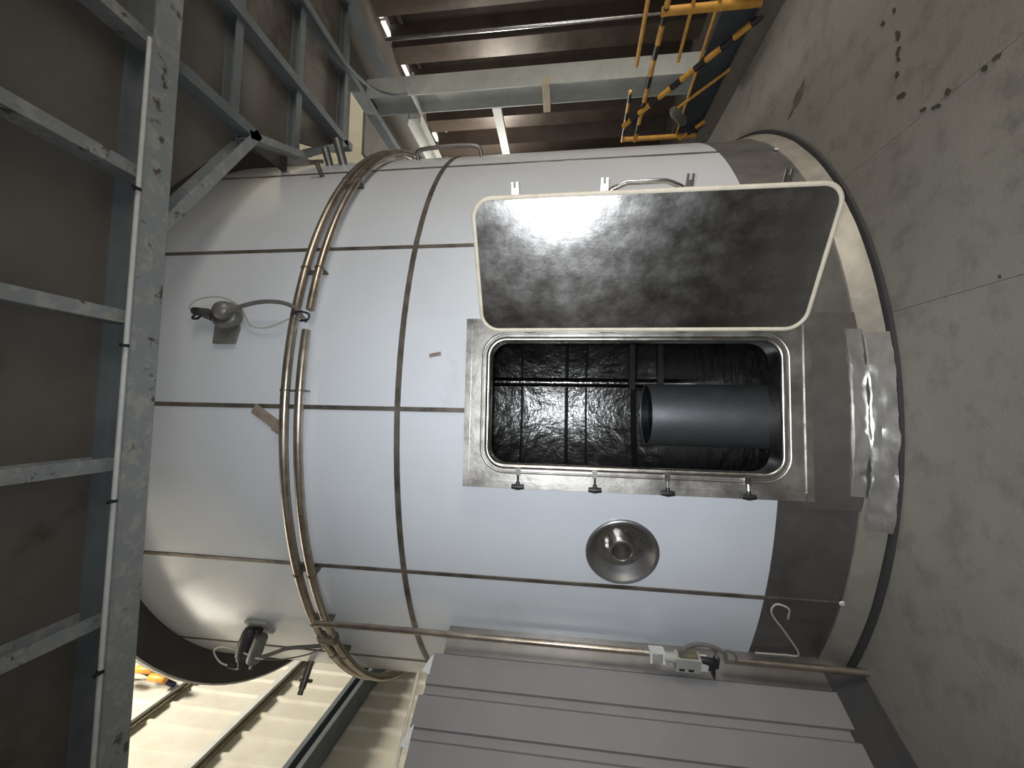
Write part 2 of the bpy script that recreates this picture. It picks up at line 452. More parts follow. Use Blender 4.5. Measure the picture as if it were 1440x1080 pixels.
# column beside the tank, at the right
col = thing('steel_column', 'upright pale grey-green H-section steel column right of the tank', 'column')
CX0, CX1, CYa, CYb = 3.40, 3.62, 4.0, 4.28
prof = [(CX0, CYa), (CX1, CYa), (CX1, CYa + .014), ((CX0 + CX1) / 2 + .006, CYa + .014), ((CX0 + CX1) / 2 + .006, CYb - .014), (CX1, CYb - .014), (CX1, CYb), (CX0, CYb), (CX0, CYb - .014), ((CX0 + CX1) / 2 - .006, CYb - .014), ((CX0 + CX1) / 2 - .006, CYa + .014), (CX0, CYa + .014)]
MB().prism(prof, V(0, 0, -0.03), V(0, 0, 3.14), V(1, 0, 0), V(0, 1, 0)).build('shaft', MT['paintl'], col)
MB().box((CX0 - .05, CYa - .05, -0.03), (CX1 + .05, CYb + .05, 0.0)).build('base_plate', MT['paintl'], col)
MB().prism(prof, V(0.01, 0.01, 3.17), V(0.01, 0.01, 3.695), V(1, 0, 0), V(0, 1, 0)).build('upper_shaft', MT['paintl'], col)
MB().box((CX0 - .02, CYa - .02, 3.14), (CX1 + .02, CYb + .02, 3.17)).build('splice_plate', MT['paintl'], col)
bb = MB().prism(isect(0.16, 0.13, 0.012), V(3.36, CYb + 0.02, 3.17), V(3.36, 8.9, 3.17), V(1, 0, 0), V(0, 0, 1)).build('brace_beam', MT['purlin'])
tag(bb, 'sunlit pale beam running back from the top of the grey column', 'beam')
ml = MB().prism([(0, 0), (.06, 0), (.06, .008), (.008, .008), (.008, .092), (.06, .092), (.06, .1), (0, .1)], V(3.40, CYb + .005, 2.22), V(3.40, 8.9, 2.22), V(1, 0, 0), V(0, 0, 1)).build('girt_channel', MT['purlin'])
tag(ml, 'thin pale horizontal channel running back from mid height of the grey column', 'beam')
wb = MB().box((CX0 - 0.07, CYa - 0.09, 1.655), (CX0 - 0.002, CYb + 0.03, 1.735)).build('wood_batten', MT['wood'], bevel=0.006)
tag(wb, 'short pale wooden batten fixed across the left face of the grey column', 'wood')
sp = MB().tube([(4.08, 4.02, -0.03), (4.09, 4.02, 3.5)], 0.022, 10).build('steel_pipe', MT['chrome'], smooth=True)
tag(sp, 'slim bright upright pipe in front of the dark ribbed wall', 'pipe')
cc = MB().tube(smoothpath([(3.2, 1.8, 3.60), (3.22, 2.6, 3.58), (3.22, 3.3, 3.57), (3.30, 3.75, 3.5), (3.37, 3.95, 3.35), (3.385, 3.965, 3.2)], 6), 0.018, 8).build('bent_conduit', MT['paint'], smooth=True)
tag(cc, 'grey conduit running under the ceiling and bending down onto the column', 'conduit')
for k, (x, y0, y1, z0, z1) in enumerate([(2.98, 4.5, 8.5, 3.5, 3.66), (3.9, 2.0, 8.5, 3.44, 3.58)]):
    pass

# ================================================================== THE TANK
tank = thing('storage_tank', 'huge cylindrical insulated tank with white cladding and an open hatch', 'tank')
seams = [-64.5, -43.0, -21.6, -0.45, 21.7, 43.6, 65.5]
n_back = 10
seams_all = seams + [65.5 + (360 - 130.0) / n_back * i for i in range(1, n_back)]
ZB, ZM, ZT = 0.475, 2.35, 4.22
HX0, HX1, HZ0, HZ1 = -0.392, 0.443, 0.37, 1.977          # hatch frame
OX0, OX1, OZ0, OZ1 = -0.283, 0.336, 0.495, 1.856          # hatch opening
YF = 1.96
azL, azR = math.degrees(math.asin((HX0 + .03) / R0)), math.degrees(math.asin((HX1 - .03) / R0))
NZ_AZ, NZ_Z = -16.75, 1.182
NP = TP(NZ_AZ, NZ_Z)

def frange(a, b, step):
    n = max(1, int(round((b - a) / step)))
    return [a + (b - a) * i / n for i in range(n + 1)]
def cut_list(a, b, step, marks):
    ms = [a] + sorted(m for m in marks if a + 1e-6 < m < b - 1e-6) + [b]
    out = []
    for i in range(len(ms) - 1): out += frange(ms[i], ms[i + 1], step)[:-1]
    return out + [b]
def cyl_sheet(name, m, az0, az1, z0, z1, R=R0, thick=0.012, azs=2.0, zstep=0.5, marks_a=(), marks_z=(), keep=None, parent=None, disp=None):
    A = cut_list(az0, az1, azs, marks_a); Z = cut_list(z0, z1, zstep, marks_z)
    b = MB(); bm = b.bm
    vv = [[None] * len(Z) for _ in A]
    def gv(i, j):
        if vv[i][j] is None:
            r = R + (disp(A[i], Z[j]) if disp else 0)
            vv[i][j] = bm.verts.new(TP(A[i], Z[j], r))
        return vv[i][j]
    for i in range(len(A) - 1):
        for j in range(len(Z) - 1):
            if keep and not keep((A[i] + A[i + 1]) / 2, (Z[j] + Z[j + 1]) / 2): continue
            bm.faces.new((gv(i, j), gv(i + 1, j), gv(i + 1, j + 1), gv(i, j + 1)))
    be = [e for e in bm.edges if len(e.link_faces) == 1]
    ret = bmesh.ops.extrude_edge_only(bm, edges=be)
    for v in [g for g in ret['geom'] if isinstance(g, bmesh.types.BMVert)]:
        d = V(v.co.x, v.co.y - CY, 0).normalized()
        v.co -= d * thick
    return b.build(name, m, parent or tank, smooth=True, angle=35)

def keep_hatch(az, z): return not (azL < az < azR and HZ0 + .03 < z < HZ1 - .03)
def keep_nozzle(az, z):
    p = TP(az, z); return (p - NP).length > 0.1715 and keep_hatch(az, z)
G = 0.18
for i, s in enumerate(seams_all):
    e = seams_all[i + 1] if i + 1 < len(seams_all) else seams_all[0] + 360
    a0, a1 = s + G, e - G
    cyl_sheet('cladding_panel', MT['clad'], a0, a1, ZM + 0.006, ZT, azs=1.6, zstep=0.62)
    if abs(s + 21.6) < .01:
        cyl_sheet('cladding_panel', MT['clad'], a0, a1, ZB + 0.004, ZM - 0.006, azs=0.2, zstep=0.009, marks_a=(azL,), marks_z=(HZ0 + .03, HZ1 - .03), keep=keep_nozzle)
    else:
        cyl_sheet('cladding_panel', MT['clad'], a0, a1, ZB + 0.004, ZM - 0.006, azs=1.6, zstep=0.31, marks_a=(azL, azR), marks_z=(HZ0 + .03, HZ1 - .03), keep=keep_hatch)
    cyl_sheet('base_panel', MT['band'], a0 - .1, a1 + .1, 0.06, ZB + 0.002, R=R0 - 0.004, azs=1.6, zstep=0.1, marks_a=(azL, azR), marks_z=(HZ0 + .03,), keep=keep_hatch)
    # strip covering the joint
    for z0, z1, mm in ((ZM + 0.012, ZT, 'seam'), (ZB, ZM - 0.012, 'seam'), (0.10, ZB - 0.003, 'band')):
        if abs(s + 0.45) < .01:
            if z0 < 0.2: continue
            if z1 < 3: z0 = HZ1 + 0.002
        b = MB(); n, tt = TN(s), TT(s); p = TP(s, 0)
        w = 0.0135 if mm == 'seam' else 0.006
        b.prism([(-w, -0.004), (w, -0.004), (w * .8, 0.005), (-w * .8, 0.005)], p + V(0, 0, z0), p + V(0, 0, z1), tt, n).build('seam_strip', MT[mm], tank)
def ring(name, m, z0, z1, ra, rb, seg=128, parent=tank):
    b = MB(); b.lathe([(ra, z0), (rb, z0), (rb, z1), (ra, z1)], Matrix.Translation((0, CY, 0)), seg, True)
    return b.build(name, m, parent, True, angle=30)
ring('ring_band', MT['seam'], ZM - 0.015, ZM + 0.015, R0 - .01, R0 + 0.008)
# roof brim seen from below
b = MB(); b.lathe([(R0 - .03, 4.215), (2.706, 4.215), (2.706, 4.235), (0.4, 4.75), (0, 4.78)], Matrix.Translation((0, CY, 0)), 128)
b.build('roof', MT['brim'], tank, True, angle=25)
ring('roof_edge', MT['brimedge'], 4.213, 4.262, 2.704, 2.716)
# skirt flashing at the foot, dark ring under it stands in for its contact shade on the floor
def skirt_disp(az, z): return 0.035 * (0.125 - z) / 0.125 + 0.004 * noise.noise(V(az * .25, z * 20, 3))
cyl_sheet('skirt', MT['skirt'], -170, 170, 0.022, 0.125, R=R0 + .005, azs=1.2, zstep=0.03, disp=skirt_disp)
b = MB(); b.lathe([(2.40, 0.0), (2.560, 0.0), (2.556, 0.015), (2.40, 0.024)], Matrix.Translation((0, CY, 0)), 128, True); b.build('contact_shade_ring', MT['dark'], tank, True)
# plain plate under the hatch with its dented, foil-bright lower edge
cyl_sheet('lower_plate', MT['plate'], -10.2, 11.2, 0.10, HZ0 + .05, R=R0 + .007, azs=1.0, zstep=0.05)
def crumple(az, z):
    p = V(az * .45, z * 17, 1.7)
    d = abs(noise.noise(p)) * 0.020 + noise.noise(p * 3.7) * 0.006
    return d * min(1.0, max(0.0, (9.0 - abs(az - .3)) / 2.0))
for nm, a0, a1, z0, z1, rr, fn in (('dented_edge', -8.6, 9.2, .10, .172, .012, crumple), ('foil_strip', -12.0, 8.6, .018, .108, .03, lambda a, z: crumple(a * .8 + 2, z + 3) + 0.022 * (0.11 - z) / 0.1)):
    o = cyl_sheet(nm, MT['foil'], a0, a1, z0, z1, R=R0 + rr, azs=0.5, zstep=0.012, disp=fn)
for a in (22.0, -21.5, 43):
    MB().lathe([(0.0, .008), (.012, .006), (.014, 0)], Matrix.Translation(TP(a, .13, R0 + .006)) @ TN(a).to_track_quat('Z', 'Y').to_matrix().to_4x4(), 10).build('rivet', MT['white'], tank, True)

# ---- inside
def keep_inner(az, z): return not (-7.2 < az < 8.6 and OZ0 - .03 < z < OZ1 + .03)
A = cut_list(-180, 180, 3.0, (-7.2, 8.6)); Z = cut_list(0.02, 4.2, 0.25, (OZ0 - .03, OZ1 + .03))
b = MB(); RI = 2.45
gv = [[b.bm.verts.new(TP(a, z, RI + 0.006 * noise.noise(V(math.sin(rad(a)) * 4, math.cos(rad(a)) * 4, z * 2)))) for z in Z] for a in A]
for i in range(len(A) - 1):
    for j in range(len(Z) - 1):
        if keep_inner((A[i] + A[i + 1]) / 2, (Z[j] + Z[j + 1]) / 2):
            b.bm.faces.new((gv[i][j], gv[i + 1][j], gv[i + 1][j + 1], gv[i][j + 1]))
b.build('inner_wall', MT['inner'], tank, True)
b = MB(); b.lathe([(0, 0.03), (RI - .001, 0.05)], Matrix.Translation((0, CY, 0)), 64); b.build('inner_floor', MT['inner'], tank, True)
b = MB(); b.lathe([(0, 4.19), (RI - .001, 4.15)], Matrix.Translation((0, CY, 0)), 64); b.build('inner_top', MT['inner'], tank, True)
for z, h in ((2.17, .018), (1.40, .030), (1.07, .018), (0.28, 0.05)):
    cyl_sheet('weld_ring', MT['black'], 60, 300, z - h, z + h, R=RI - .02, azs=4, thick=-.012)
dtm = Matrix.Translation((-0.03, 3.10, 0))
MB().lathe([(.219, .55), (.219, .865), (.23, .865), (.23, .04)], dtm, 48).build('draft_tube', MT['tube'], tank, True, angle=50)
MB().lathe([(0, .80), (.2185, .80), (.2185, .857)], dtm, 48).build('tube_mouth_shade', MT['black'], tank, True, angle=30)  # black disc and lining paint the shade inside the tube
MB().tube([(0.33, 5.1, 0.05), (0.33, 5.1, 4.15)], 0.06, 14).build('dip_pipe', MT['inner'], tank, True)
for z in (0.42, 0.72):
    MB().box((0.22, 4.5, z - .03), (0.75, 4.56, z + .03)).build('inner_bracket', MT['black'], tank)

# ---- hatch frame
def rrect(x0, x1, z0, z1, r, n=10, shrink=0.0):
    x0 -= shrink; x1 += shrink; z0 -= shrink; z1 += shrink; r += shrink
    pts = []
    for cx, cz, a0 in ((x1 - r, z1 - r, 0), (x0 + r, z1 - r, 90), (x0 + r, z0 + r, 180), (x1 - r, z0 + r, 270)):
        for k in range(n + 1):
            a = rad(a0 + 90 * k / n); pts.append((cx + r * math.cos(a), cz + r * math.sin(a)))
    return pts
hatch = MB()
inner_l = rrect(OX0, OX1, OZ0, OZ1, .085, 10, .012)
def outer_pt(k, n=11):
    c, i = k // n, k % n
    cor = ((HX1, HZ1), (HX0, HZ1), (HX0, HZ0), (HX1, HZ0))[c]
    return cor
bm = hatch.bm
iv = [bm.verts.new((p[0], YF, p[1])) for p in inner_l]
# outer points: project the inner loop onto the frame rectangle
def to_rect(p):
    cx, cz = (OX0 + OX1) / 2, (OZ0 + OZ1) / 2
    if abs(p[0] - OX1) < .014 and OZ0 + .08 < p[1] < OZ1 - .08: return (HX1, p[1])
    if abs(p[0] - OX0) < .014 and OZ0 + .08 < p[1] < OZ1 - .08: return (HX0, p[1])
    dx, dz = p[0] - cx, p[1] - cz
    return (HX1 if dx > 0 else HX0, HZ1 if dz > 0 else HZ0)
def mid_rect(k):
    # 11 points per corner: first 5 run on the side edge, the middle one is the corner, the rest on the top/bottom edge
    c, i = k // 11, k % 11
    p = inner_l[k]
    X, Zc = ((HX1, HZ1), (HX0, HZ1), (HX0, HZ0), (HX1, HZ0))[c]
    side_first = c in (0, 2)
    on_side = (i < 5) if side_first else (i > 5)
    if i == 5: return (X, Zc)
    return (X, p[1]) if on_side else (p[0], Zc)
ov = [bm.verts.new((mid_rect(k)[0], YF, mid_rect(k)[1])) for k in range(44)]
for k in range(44):
    j = (k + 1) % 44
    bm.faces.new((iv[k], iv[j], ov[j], ov[k]))
# returns going back to the shell
bvv = [bm.verts.new((v.co.x, 2.09, v.co.z)) for v in ov]
for k in range(44):
    j = (k + 1) % 44
    bm.faces.new((ov[k], ov[j], bvv[j], bvv[k]))
hf = hatch.build('hatch_frame', MT['frame'], tank)
# raised border fold, rolled lip and throat
for nm, (x0, z0, x1, z1) in dict(a=(HX0, HZ1 - .028, HX1, HZ1), b=(HX0, HZ0, HX1, HZ0 + .03), c=(HX0, HZ0 + .031, HX0 + .034, HZ1 - .029), d=(HX1 - .03, HZ0 + .031, HX1, HZ1 - .029)).items():
    MB().box((x0 - .001, YF - .007, z0), (x1 + .001, YF + .002, z1), None).build('frame_fold', MT['frame'], hf, bevel=0.003)
MB().tube([(p[0], YF - .004, p[1]) for p in rrect(OX0, OX1, OZ0, OZ1, .085, 10, .004)], 0.013, 10, closed=True).build('rolled_lip', MT['steel'], hf, True)
MB().tube([(p[0], YF - .001, p[1]) for p in rrect(OX0, OX1, OZ0, OZ1, .085, 10, .034)], 0.006, 8, closed=True).build('gutter_bead', MT['frame'], hf, True)
b = MB(); l0 = rrect(OX0, OX1, OZ0, OZ1, .085, 10, 0.004)
ra = [b.bm.verts.new((p[0], YF - .002, p[1])) for p in l0]; rb = [b.bm.verts.new((p[0], 2.085, p[1])) for p in l0]
for k in range(44): b.bm.faces.new((ra[k], ra[(k + 1) % 44], rb[(k + 1) % 44], rb[k]))
b.build('throat', MT['steel'], hf, True)
# wing clamps along the left edge
for z in (1.70, 1.335, 1.005, 0.655):
    x = OX0 - 0.032
    cl = MB().box((x - .012, YF - .020, z - .013), (x + .020, YF - .004, z + .013)).build('clamp', MT['chrome'], tank, bevel=.002)
    MB().tube([(x - .01, YF - .022, z), (x - .055, YF - .026, z)], 0.0055, 8).build('stem', MT['chrome'], cl, True)
    kb_ = MB().tube([(x - .040, YF - .025, z), (x - .062, YF - .027, z)], [.009, .011], 10)
    kb_.tube([(x - .064, YF - .028, z - .030), (x - .066, YF - .028, z), (x - .064, YF - .028, z + .030)], [.011, .015, .011], 10)
    kb_.build('wing_knob', MT['black'], cl, True)
# hinges
for z in (1.66, 1.28, 0.93, 0.60):
    MB().tube([(OX1 + .05, YF - .012, z - .03), (OX1 + .05, YF - .012, z + .03)], .009, 10).build('hinge', MT['frame'], tank, True)
# ---- hatch lid, swung open to the right and towards the camera
lid = thing('hatch_lid'); lid.parent = tank
LW, LZ0, LZ1, PHI = 0.59, 0.43, 1.886, rad(31)
lid.matrix_local = Matrix.Translation((0.374, 1.902, 0)) @ Matrix.Rotation(-PHI, 4, 'Z')
def lid_shell(name, sh, y0, y1, m, r=.085, dome=0.0):
    l = rrect(0.0, LW, LZ0, LZ1, r, 10, sh)
    b = MB(); a = [b.bm.verts.new((p[0], y0, p[1])) for p in l]; c = [b.bm.verts.new((p[0], y1, p[1])) for p in l]
    for k in range(44): b.bm.faces.new((a[k], a[(k + 1) % 44], c[(k + 1) % 44], c[k]))
    b.bm.faces.new(a); b.bm.faces.new(c[::-1])
    return b.build(name, m, lid, False)
lid_shell('lid_pan', 0.0, 0.004, 0.045, MT['frame'])
lid_shell('lid_face', -0.012, -0.004, 0.006, MT['lid'])
l = rrect(0, LW, LZ0, LZ1, .085, 10, -.004)
MB().tube([(p[0], -0.002, p[1]) for p in l], .0095, 8, closed=True).build('gasket', MT['gasket'], lid, True)
for z in (1.70, 1.335, 1.005, 0.645):
    b = MB()
    b.box((LW + .000, .006, z - .015), (LW + .030, .013, z + .015))
    for s in (-1, 1): b.box((LW + .030, .006, z + s * .010 - .0045), (LW + .052, .013, z + s * .010 + .0045))
    b.box((LW - .002, .004, z - .016), (LW + .004, .03, z + .016))
    b.build('latch_lug', MT['chrome'], lid, bevel=.0015)
MB().tube([(LW + .0, .02, 1.315), (LW + .008, .02, 1.305), (LW + .024, .02, 1.265), (LW + .030, .02, 1.245), (LW + .030, .02, 1.095), (LW + .024, .02, 1.075), (LW + .008, .02, 1.035), (LW + .0, .02, 1.025)], .0095, 10).build('handle', MT['chrome'], lid, True)

# ---- nozzle recessed in the cladding
nz = thing('nozzle'); nz.parent = tank
nz.matrix_local = Matrix.Translation(NP) @ TN(NZ_AZ).to_track_quat('Z', 'Y').to_matrix().to_4x4()
MB().lathe([(.182, -.010), (.182, .006), (.176, .010), (.164, .006), (.105, -.075), (.050, -.078)], None, 56).build('dish', MT['band'], nz, True, angle=30)
MB().lathe([(.108, -.074), (.110, -.066), (.100, -.060), (.094, -.066)], None, 48).build('dish_ring', MT['band'], nz, True)
MB().lathe([(.066, -.09), (.066, -.005), (.062, .0), (.052, .0), (.048, -.006)], None, 48).build('pipe_stub', MT['plate'], nz, True, angle=35)
MB().lathe([(.0482, -.006), (.047, -.06), (.046, -.13), (0, -.13)], None, 32).build('bore_shade', MT['brim'], nz, True)  # dark lining paints the shade inside the hole
MB().box((-.014, .062, -.05), (.014, .080, -.012)).build('tab', MT['plate'], nz, bevel=.003)

# small fittings on the shell
for az, z, ln in ((42.0, 3.27, .10),):
    b = MB(); p = TP(az, z); n = TN(az)
    b.tube([p, p + n * ln], .016, 10); b.tube([p + n * ln - V(0, 0, .05), p + n * ln + V(0, 0, .05)], .014, 8)
    b.build('stub_bracket', MT['seam'], tank, True)
for az, z, ln, r in ((52.0, 3.42, .13, .030), (52.0, 3.30, .19, .034)):
    p = TP(az, z); n = TN(az)
    MB().tube([p - n * .02, p + n * ln], r, 12).build('side_nozzle', MT['band'], tank, True)
b = MB(); p = TP(-54, 3.42); n = TN(-54)
b.tube([p - n * .02, p + n * .17], .026, 12); b.tube([p + n * .17, p + n * .21], .020, 12); b.tube([p + n * .12 - V(0, 0, .06), p + n * .12 + V(0, 0, .04)], .012, 8)
b.build('side_nozzle', MT['seam'], tank, True)
MB().tube(smoothpath([TP(52, 2.66, R0), TP(52, 2.62, R0 + .07), TP(52, 2.2, R0 + .075), TP(52, 2.14, R0)], 6), .016, 10).build('side_handle', MT['band'], tank, True)

# ================================================================== CONDUITS ON THE TANK
def arc(R, z, a0, a1, step=1.5):
    return [TP(a, z, R) for a in frange(a0, a1, step)]
c1 = thing('ring_conduit', 'upper of the two brown steel conduits bent round the white tank', 'conduit', 'conduits round the tank')
MB().tube(arc(R0 + .055, 2.955, -150, 150), .0235, 12).build('pipe', MT['pipe'], c1, True)
c2 = thing('ring_conduit', 'lower of the two brown steel conduits round the tank, interrupted below the round sensor', 'conduit', 'conduits round the tank')
MB().tube(arc(R0 + .055, 2.872, -150, 8.9), .0235, 12).build('pipe', MT['pipe'], c2, True)
MB().tube(arc(R0 + .055, 2.872, 11.6, 150), .0235, 12).build('pipe', MT['pipe'], c2, True)
for a in (17.5, 1.5, -22, -31, -39.5, 36):
    p, n, tt = TP(a, 0), TN(a), TT(a)
    b = MB(); mtx = Matrix((tt, n, V(0, 0, 1))).transposed().to_4x4(); mtx.translation = p
    b.box((-.005, -.002, 2.848), (.005, .034, 2.978), mtx)
    b.build('saddle', MT['seam'], c1)
    for zz, cc_ in ((2.955, c1), (2.872, c2)):
        MB().tube([TP(a - .12, zz, R0 + .055), TP(a + .12, zz, R0 + .055)], .0265, 12).build('band_clip', MT['seam'], cc_, True)
PX, PY = -1.2545, 2.215
vp = thing('riser_conduit', 'straight upright steel conduit running down the left side of the tank to the floor', 'conduit')
MB().tube([(PX - .02, PY + .02, 2.90), (PX - .012, PY + .012, 2.75), (PX, PY, 2.6), (PX, PY, 1.02)], .0165, 12).build('pipe', MT['pipe'], vp, True)
MB().tube([(PX, PY, 0.66), (PX, PY, 0.0)], .0165, 12).build('pipe', MT['pipe'], vp, True)
bx_ = MB(); q = TP(-34, 2.90, R0 + .07)
bx_.box((-.03, -.02, -.055), (.03, .03, .055), Matrix.Translation(q) @ Matrix.Rotation(rad(-34), 4, 'Z'))
bx_.build('elbow_box', MT['seam'], vp, bevel=.006)
# ================================================================== INSTRUMENTS
def local(az, z, R=R0):
    """tangent frame: x along the shell, y out of the shell, z up"""
    m = Matrix((TT(az), TN(az), V(0, 0, 1))).transposed().to_4x4(); m.translation = TP(az, z, R); return m
s1 = thing('level_sensor', 'round grey sensor with black plug and looping cable high on the white tank front', 'sensor')
s1.matrix_world = local(11.0, 3.40)
b = MB(); b.prism([(-.155, -.075), (-.06, -.085), (.0, -.06), (.0, .06), (-.06, .065), (-.155, .055)], V(0, .002, 0), V(0, .02, 0), V(1, 0, 0), V(0, 0, 1)); b.build('mount_plate', MT['grey'], s1, bevel=.004)
MB().lathe([(.078, 0), (.078, .045), (.070, .055), (.06, .058)], Matrix.Translation((0, .015, -.02)) @ Matrix.Rotation(-PI / 2, 4, 'X'), 28).build('body', MT['grey'], s1, True)
MB().lathe([(.058, .0), (.055, .02), (.042, .042), (.022, .053), (0, .056)], Matrix.Translation((0.02, .058, -.012)) @ Matrix.Rotation(-PI / 2, 4, 'X'), 24).build('dome', MT['grey'], s1, True)
MB().tube([(-.005, .05, .05), (.010, .055, .10), (.018, .055, .13)], [.032, .030, .024], 12).build('gland', MT['greyd'], s1, True)
MB().tube([(.018, .055, .13), (.028, .055, .185)], [.025, .021], 12).build('plug', MT['black'], s1, True)
MB().tube(smoothpath([(.02, .06, .15), (-.02, .065, .17), (-.025, .065, .14), (.0, .06, .125)], 6), .007, 8).build('plug_clip', MT['black'], s1, True)
MB().tube(smoothpath([(-.01, .06, .03), (.0, .085, -.06), (.035, .085, -.13), (.055, .095, -.24), (.055, .10, -.34), (.04, .10, -.42), (.018, .08, -.47), (-.03, .07, -.505), (-.045, .06, -.525)], 6), .0115, 10).build('thick_cable', MT['cable'], s1, True)
MB().tube(smoothpath([(.03, .055, .19), (.05, .05, .225), (.10, .04, .205), (.125, .03, .12), (.115, .03, .03), (.06, .03, -.08), (.0, .03, -.125), (-.055, .03, -.17), (-.07, .03, -.25), (-.055, .04, -.33), (-.02, .05, -.42), (-.025, .08, -.465)], 7), .0042, 6).build('thin_wire', MT['wire'], s1, True)
MB().tube(smoothpath([(-.02, .09, -.45), (.0, .09, -.49), (-.015, .09, -.55), (-.045, .085, -.545), (-.05, .08, -.50)], 6), .006, 8).build('cable_loop', MT['black'], s1, True)

s2 = thing('pressure_sensor', 'dark twin-cylinder sensor with yellow wire loop at the upper left of the tank', 'sensor')
s2.matrix_world = local(-36.5, 3.44)
MB().box((-.02, 0, -.09), (.11, .02, .06)).build('mount_plate', MT['box'], s2, bevel=.004)
MB().tube([(.06, .03, .025), (.045, .05, .03), (-.02, .10, .06), (-.085, .13, .085)], [.032, .04, .042, .038], 14).build('dark_body', MT['greyd'], s2, True)
MB().tube([(.03, .06, -.055), (-.025, .10, -.03), (-.10, .15, .0)], [.040, .042, .040], 14).build('grey_body', MT['grey'], s2, True)
MB().tube([(.05, .03, .01), (.06, .04, -.05)], [.02, .02], 10).build('bridge', MT['black'], s2, True)
MB().tube([(-.085, .13, .085), (-.12, .145, .10), (-.125, .15, .10)], [.03, .026, .016], 12).build('gland', MT['black'], s2, True)
MB().tube(smoothpath([(-.12, .15, .10), (-.165, .17, .11), (-.18, .17, .15), (-.175, .165, .20)], 5), .012, 8).build('plug', MT['black'], s2, True)
MB().tube([(-.10, .15, .0), (-.16, .17, .03)], .010, 8).build('stem', MT['box'], s2, True)
MB().tube(smoothpath([(-.175, .165, .20), (-.17, .15, .27), (-.10, .12, .30), (-.045, .11, .22), (-.03, .13, .08), (-.05, .15, -.04), (-.06, .15, -.09)], 7), .005, 6).build('yellow_wire', MT['gasket'], s2, True)
MB().tube(smoothpath([(-.06, .14, -.07), (-.045, .12, -.14), (.0, .10, -.25), (.01, .08, -.40), (.0, .06, -.50)], 6), .012, 8).build('thick_cable', MT['cable'], s2, True)
MB().tube(smoothpath([(-.06, .15, -.09), (-.085, .13, -.20), (-.06, .10, -.36), (-.02, .07, -.47)], 6), .004, 6).build('thin_wire', MT['cable'], s2, True)

jb = thing('junction_box', 'pale grey junction box with black plugs on the upright conduit left of the hatch', 'junction box')
jb.matrix_world = Matrix.Translation((PX, PY - .018, 0.83)) @ Matrix.Rotation(rad(-20), 4, 'Z')
MB().box((-.058, -.03, -.045), (.022, .025, .075)).build('body', MT['box'], jb, bevel=.006)
for z in (.045, .0): MB().box((-.050, -.032, z - .013), (-.036, -.027, z + .013)).build('slot', MT['black'], jb)
MB().box((.022, -.02, -.03), (.034, .02, .06)).build('lid', MT['cobweb'], jb, bevel=.003)
MB().box((-.045, -.026, -.082), (.012, .02, -.046)).build('collar', MT['white'], jb, bevel=.008)
b = MB().tube([(.012, -.01, -.046), (.010, -.014, -.085), (.008, -.014, -.115)], [.016, .020, .014], 10); b.tube([(-.03, -.012, -.082), (-.035, -.014, -.115)], [.016, .013], 10)
b.tube([(.035, -.012, -.118), (-.02, -.012, -.118)], [.016, .018], 10); b.build('plug', MT['black'], jb, True)
MB().tube([(-.028, -.014, -.108), (-.06, -.018, -.112), (-.098, -.02, -.122)], [.012, .012, .003], 8).build('cable_tail', MT['black'], jb, True)
MB().tube([(0, 0, .075), (0, 0, .13)], [.026, .022], 12).build('coupling', MT['box'], jb, True)
MB().tube(smoothpath([(.02, -.01, .055), (.062, -.01, .045), (.095, -.005, .0), (.098, .0, -.06), (.085, .0, -.11), (.055, .0, -.155), (.015, .0, -.17)], 7), .0095, 8).build('hose', MT['cable'], jb, True)
MB().tube(smoothpath([(.085, .0, -.10), (.05, .0, -.115), (.03, -.01, -.12)], 6), .0085, 8).build('hose', MT['cable'], jb, True)
MB().tube(smoothpath([(.07, .0, -.14), (.072, .0, -.175), (.05, .0, -.21), (.01, .0, -.22)], 6), .006, 8).build('hose', MT['cable'], jb, True)
st = MB()
for zz in (1.025, 0.962): st.box((PX - .032, PY - .036, zz - .006), (PX + .028, PY + .02, zz + .006))
st.box((PX + .017, PY - .036, .968), (PX + .028, PY + .02, 1.019))
sto = st.build('pipe_clip', MT['white'], bevel=.002); tag(sto, 'small white U-shaped clip on the upright conduit above the junction box', 'clip')
lw = MB().tube(smoothpath([TP(-24.0, .36, R0 + .02), TP(-22.3, .375, R0 + .03), TP(-22.0, .43, R0 + .02), TP(-23.4, .44, R0 + .02), TP(-26.3, .35, R0 + .02), TP(-29.5, .26, R0 + .03), TP(-30.2, .32, R0 + .02), TP(-30.3, .46, R0 + .02)], 8), .005, 6).build('loose_cable', MT['wire'], smooth=True)
tag(lw, 'thin pale cable curling over the dull steel foot of the tank', 'cable')
tp = cyl_sheet('tape_patch', MT['tape'], 0, 1, 0, 1) if False else None
b = MB(); m_ = local(-2.0, 3.085, R0 + .004) @ Matrix.Rotation(rad(33), 4, 'Y')
b.box((-.028, 0, -.105), (.028, .006, .105), m_)
b.box((-.026, .006, -.112), (.022, .028, -.06), m_)
tpo = b.build('tape_patch', MT['tape'], bevel=.002); tag(tpo, 'peeling strip of brown tape beside the ring conduits on the white tank', 'tape')

